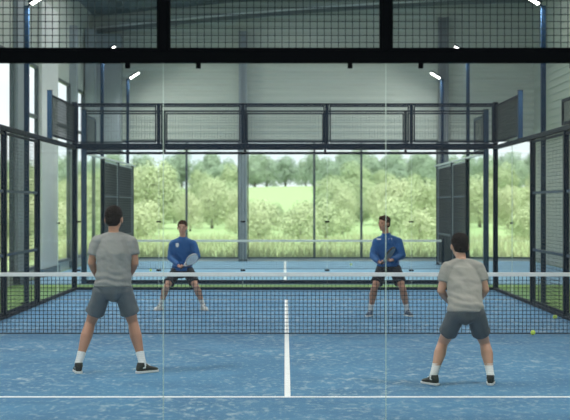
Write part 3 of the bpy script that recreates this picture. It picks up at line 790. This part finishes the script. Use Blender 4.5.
def racket(px, py, qx, qy, d, turn, mat, label, k=.95):
    # (px,py) head centre, (qx,qy) butt of the handle
    c = Vector(((px-285)*d/FPX, d, CAMH-(py-205)*d/FPX)); q = Vector(((qx-285)*d/FPX, d, CAMH-(qy-205)*d/FPX))
    ax = (c-q).normalized(); t = empty('padel_racket', q, label, 'racket')
    nrm = Matrix.Rotation(turn, 3, ax) @ (Vector((0,1,0))); nrm = (nrm-ax*nrm.dot(ax)).normalized(); s = ax.cross(nrm)
    L_ = (c-q).length; th = .019*k
    T = lambda x, y, z: s*x + ax*(L_+y) + nrm*z
    def outline(f): return [(f*.125*k*math.cos(a)*(1 if math.sin(a) > 0 else 1-.18*abs(math.sin(a))**2), f*.145*k*math.sin(a)) for a in [2*math.pi*i/28 for i in range(28)]]
    def plate(o_, z0, z1, inner=None):
        mb = MB(); m = len(o_)
        vs = [T(x,y,z0) for x,y in o_]+[T(x,y,z1) for x,y in o_]
        if inner is None:
            fs = [tuple(range(m))[::-1], tuple(range(m,2*m))]+[(i,(i+1)%m,m+(i+1)%m,m+i) for i in range(m)]
        else:
            vs += [T(x,y,z0) for x,y in inner]+[T(x,y,z1) for x,y in inner]
            fs = []
            for i in range(m):
                j = (i+1) % m
                fs += [(i,j,m+j,m+i),(2*m+j,2*m+i,3*m+i,3*m+j),(m+i,m+j,3*m+j,3*m+i),(j,i,2*m+i,2*m+j)]
        mb.add(vs, fs); return mb
    plate(outline(.93), -th*.85, th*.85).build('face', mat, t)
    plate(outline(1.0), -th, th, outline(.93)).build('rim', M['racket_dark'] if mat is M['racket_light'] else M['grip'], t)
    hl = MB()
    for i in range(-3, 4):
        for j in range(-3, 5):
            if i*i+j*j < 13:
                hl.tube(T(i*.023*k, j*.023*k, -th*.9), T(i*.023*k, j*.023*k, th*.9), .003*k, n=8)
    hl.build('holes', M['grip'], t)
    th2 = MB()
    for sx in (-1, 1): th2.cap(T(sx*.05*k, -.125*k, 0), .012*k, T(0, -.205*k, 0), .014*k, 8)
    th2.build('throat', mat, t, True)
    MB().tube(T(0,-.19*k,0), T(0,-L_,0), .016*k, .017*k, 10).build('handle', M['grip'], t, True)
    return t
racket(191.8, 259.0, 180.5, 268.5, 23.88, .85, M['racket_light'], 'white teardrop padel racket in the hands of the left man in blue', .86)
racket(390, 252.8, 381.0, 264.0, 22.55, 1.15, M['racket_dark'], 'grey padel racket turned edgeways in the hands of the right man in blue', .86)
# small prints on the jackets (crest and two marks), sitting on the chest
def emblem(px, py, D, dy, pts, par, name, lab):
    d = D+dy
    mb = MB(); vs = []
    for s_ in (0, .006):
        for (x, z) in pts: vs.append(Vector(((px-285)*d/FPX+x, d-s_, CAMH-(py-205)*d/FPX+z)) - par.location)
    m = len(pts)
    mb.add(vs, [tuple(range(m)), tuple(range(m, 2*m))[::-1]]+[(i,(i+1)%m,m+(i+1)%m,m+i) for i in range(m)])
    o = mb.build(name, M['white'], None); o['label'] = lab
    sw = o.modifiers.new('s', 'SHRINKWRAP'); sw.target = par_top[par.name]; sw.wrap_method = 'PROJECT'; sw.use_project_y = True
    sw.use_project_z = False; sw.use_project_x = False; sw.use_negative_direction = True; sw.use_positive_direction = True; sw.offset = .004
    o.parent = par_top[par.name]
    return o
par_top = {r_.name: jb, r2_.name: jc}
sh = [(-.028,.03),(-.028,-.01),(-.015,-.032),(0,-.042),(.015,-.032),(.028,-.01),(.028,.03),(0,.038)]
emblem(176.6, 244.8, 24.3, -.25, sh, r_, 'chest_emblem', 'small white shield emblem')
dash = [(-.035,.010),(-.035,-.004),(.03,-.012),(.035,.004)]
emblem(379.5, 238.8, 22.95, -.25, dash, r2_, 'chest_mark', 'small white dash mark')
emblem(391.0, 238.5, 22.95, -.25, [(-.035,.006),(-.03,-.010),(.03,-.004),(.03,.010)], r2_, 'chest_mark', 'small white dash mark')

# ------------------------------------------------------------------ outdoors
def hillz(x, y):
    if y < 120: return -.05
    t = min(1, (y-120)/300); t = t*t*(3-2*t)
    return -.05 + t*(6.0 + 1.5*math.sin(x*.02+1))
mb = MB(); nx, ny = 40, 50
yy = [YB+.2+ (620-YB)*((j/ny)**1.6) for j in range(ny+1)]
for j in range(ny+1):
    for i in range(nx+1):
        x = -180+360*i/nx
        mb.v.append((x, yy[j], hillz(x, yy[j])))
for j in range(ny):
    for i in range(nx): mb.f.append((j*(nx+1)+i, j*(nx+1)+i+1, (j+1)*(nx+1)+i+1, (j+1)*(nx+1)+i))
tag(mb.build('meadow', M['meadow'], None, True), 'pale green meadow sloping up to the woods outside', 'meadow')
tag(MB().bx(-180, XL-.2, 2, YB+.2, -.3, -.05).build('lawn', M['meadow']), 'green ground outside along the left wall of the hall', 'lawn')

def tree_proto(seed, leaf, h, wr, nq, qs, conic=False):
    rnd = random.Random(seed)
    blobs = []
    nb_ = 13
    for i in range(nb_):
        f = i/(nb_-1); z = h*(.22+.70*f)
        rr = wr*h*(.42*math.sin(math.pi*(.18+.74*f))+.04)
        a = rnd.uniform(0, 6.28); rad = rr*rnd.uniform(.25, .8)
        blobs.append((Vector((math.cos(a)*rad, math.sin(a)*rad, z)), h*wr*rnd.uniform(.17, .27)))
    blobs.append((Vector((0,0,h*.5)), h*wr*.34)); blobs.append((Vector((0,0,h*.74)), h*wr*.26))
    mbl = MB(); tot = sum(b[1]**2 for b in blobs)
    for c, r in blobs:
        for _ in range(int(nq*r*r/tot)):
            v = Vector((rnd.gauss(0,1), rnd.gauss(0,1), rnd.gauss(0,1))).normalized()
            p = c + v*r*rnd.uniform(.75, 1.12)*Vector((1,1,.9)).length/1.68
            if p.z < h*.07: continue
            n = (v + Vector((rnd.gauss(0,1), rnd.gauss(0,1), rnd.gauss(0,1)))*.28).normalized()
            a = n.cross(Vector((rnd.random(), rnd.random(), rnd.random()))).normalized(); b = n.cross(a)
            s_ = qs*rnd.uniform(.6, 1.3)
            mbl.add([p+a*s_, p+b*s_*.7, p-a*s_, p-b*s_*.7], [(0,1,2,3)])
    tb = MB(); tb.loft([((0,0,-.2), h*.035, h*.035), ((.02*h,0,h*.3), h*.025, h*.025), ((0,.01*h,h*.7), h*.01, h*.01)], 8)
    for i in range(5):
        a = rnd.uniform(0, 6.28); z = h*(.25+.08*i)
        tb.tube((0,0,z), (math.cos(a)*h*.17, math.sin(a)*h*.17, z+h*.14), h*.010, h*.004, 6)
    e = bpy.data.objects.new('tree', None); COL.objects.link(e)
    mbl.build('crown', leaf, e); tb.build('trunk', M['bark'], e, True)
    return e
DESC = {
 'far': ('far tree', 'distant haze-paled bluish-green tree on the wooded hill'),
 'mid': ('mid', 'mid-green bushy tree below the hill outside the windows'),
 'light': ('light', 'pale yellow-green tree outside the windows')}
def place_trees(kind, protos, spots, group, shrub=False):
    first = {}
    for i, (x, y, s) in enumerate(spots):
        p = protos[i % len(protos)]
        if id(p) not in first: o = p; first[id(p)] = True
        else: o = copy_tree(p)
        o.location = (x, y, hillz(x, y)); o.rotation_euler = (0,0,random.uniform(0,6.28)); o.scale = (s*random.uniform(.9,1.2), s*random.uniform(.9,1.2), s*random.uniform(.9,1.1))
        px = 285+FPX*x/y
        o.name = 'tree' if not shrub else 'shrub'
        o['category'] = 'tree' if not shrub else 'shrub'; o['group'] = group
        o['label'] = group_label[kind]
group_label = {'far': 'distant tree with green paled as by haze in the wood along the hilltop', 'mid': 'mid-green bushy tree standing below the hill',
               'light': 'pale yellow-green leafy tree outside the back windows', 'shrub': 'low light green shrub at the edge of the meadow'}
rnd = random.Random(5)
def xat(px, y): return (px-285)*y/FPX
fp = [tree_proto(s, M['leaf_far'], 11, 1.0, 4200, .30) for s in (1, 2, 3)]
spots = []
for row, (y, sc_) in enumerate(((430, .85), (395, .78), (360, .7), (330,.6))):
    for i in range(26):
        px = -40+26*i+rnd.uniform(-9, 9)+row*9
        if row >= 2 and 235 < px < 325: continue
        spots.append((xat(px, y), y+rnd.uniform(-10, 10), sc_*rnd.uniform(.75, 1.15)))
place_trees('far', fp, spots, 'trees of the wood along the hilltop')
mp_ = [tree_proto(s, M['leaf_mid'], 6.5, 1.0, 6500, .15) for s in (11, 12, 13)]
spots = []
for y, st, sc_ in ((210, 36, .85), (170, 42, .66), (135, 46, .46)):
    for i in range(int(680/st)):
        px = -50+st*i+rnd.uniform(-12, 12)
        if y > 150 and 240 < px < 318: continue
        k_ = sc_*rnd.uniform(.75, 1.1)
        if y == 135 and 245 < px < 300: k_ *= .6
        spots.append((xat(px, y), y+rnd.uniform(-10, 10), k_))
place_trees('mid', mp_, spots, 'trees below the hill')
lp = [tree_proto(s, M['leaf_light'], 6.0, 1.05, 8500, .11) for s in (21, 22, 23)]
spots = [(xat(px, y), y, s*.88) for px, y, s in ((160, 110, .95), (132, 118, .85), (84, 105, .72), (212, 112, .66), (230, 125, .60), (190, 100, .50), (398, 116, .72), (425, 108, .66), (380, 128, .62), (345, 104, .46), (445, 120, .74), (508, 110, .62), (480, 118, .74), (540, 105, .7), (40, 112, .8), (0, 108, .7), (340, 132, .72), (308, 118, .42))]
place_trees('light', lp, spots, 'pale trees nearest the hall')
sp = [tree_proto(s, M['leaf_light'], 2.0, 1.5, 2600, .07) for s in (31, 32)]
spots = [(xat(px, y), y, s) for px, y, s in [(rnd.uniform(-40, 600), rnd.uniform(72, 92), rnd.uniform(.6, 1.15)) for _ in range(34)]]
place_trees('shrub', sp, spots, 'shrubs at the meadow edge', True)
# tall meadow grass
gb = MB()
for i in range(14000):
    y = YB+1.5+ (rnd.random()**1.3)*34; x = rnd.uniform(-.24, .24)*y + 0
    h_ = rnd.uniform(.18, .5)*(.6+.6*abs(noise.noise(Vector((x*.4, y*.25, 0))))*2)
    a = rnd.uniform(0, 3.14); wv = Vector((math.cos(a), math.sin(a), 0))*rnd.uniform(.010,.022); tip = Vector((rnd.gauss(0,.1), rnd.gauss(0,.1), h_))
    p = Vector((x, y, -.06))
    gb.add([p-wv, p+wv, p+tip*.55+wv*.8, p+tip, p+tip*.55-wv*.8], [(0,1,2,3,4)])
tag(gb.build('meadow_grass', M['blade']), 'tall pale seeding grass growing in the meadow just outside', 'grass', kind='stuff')
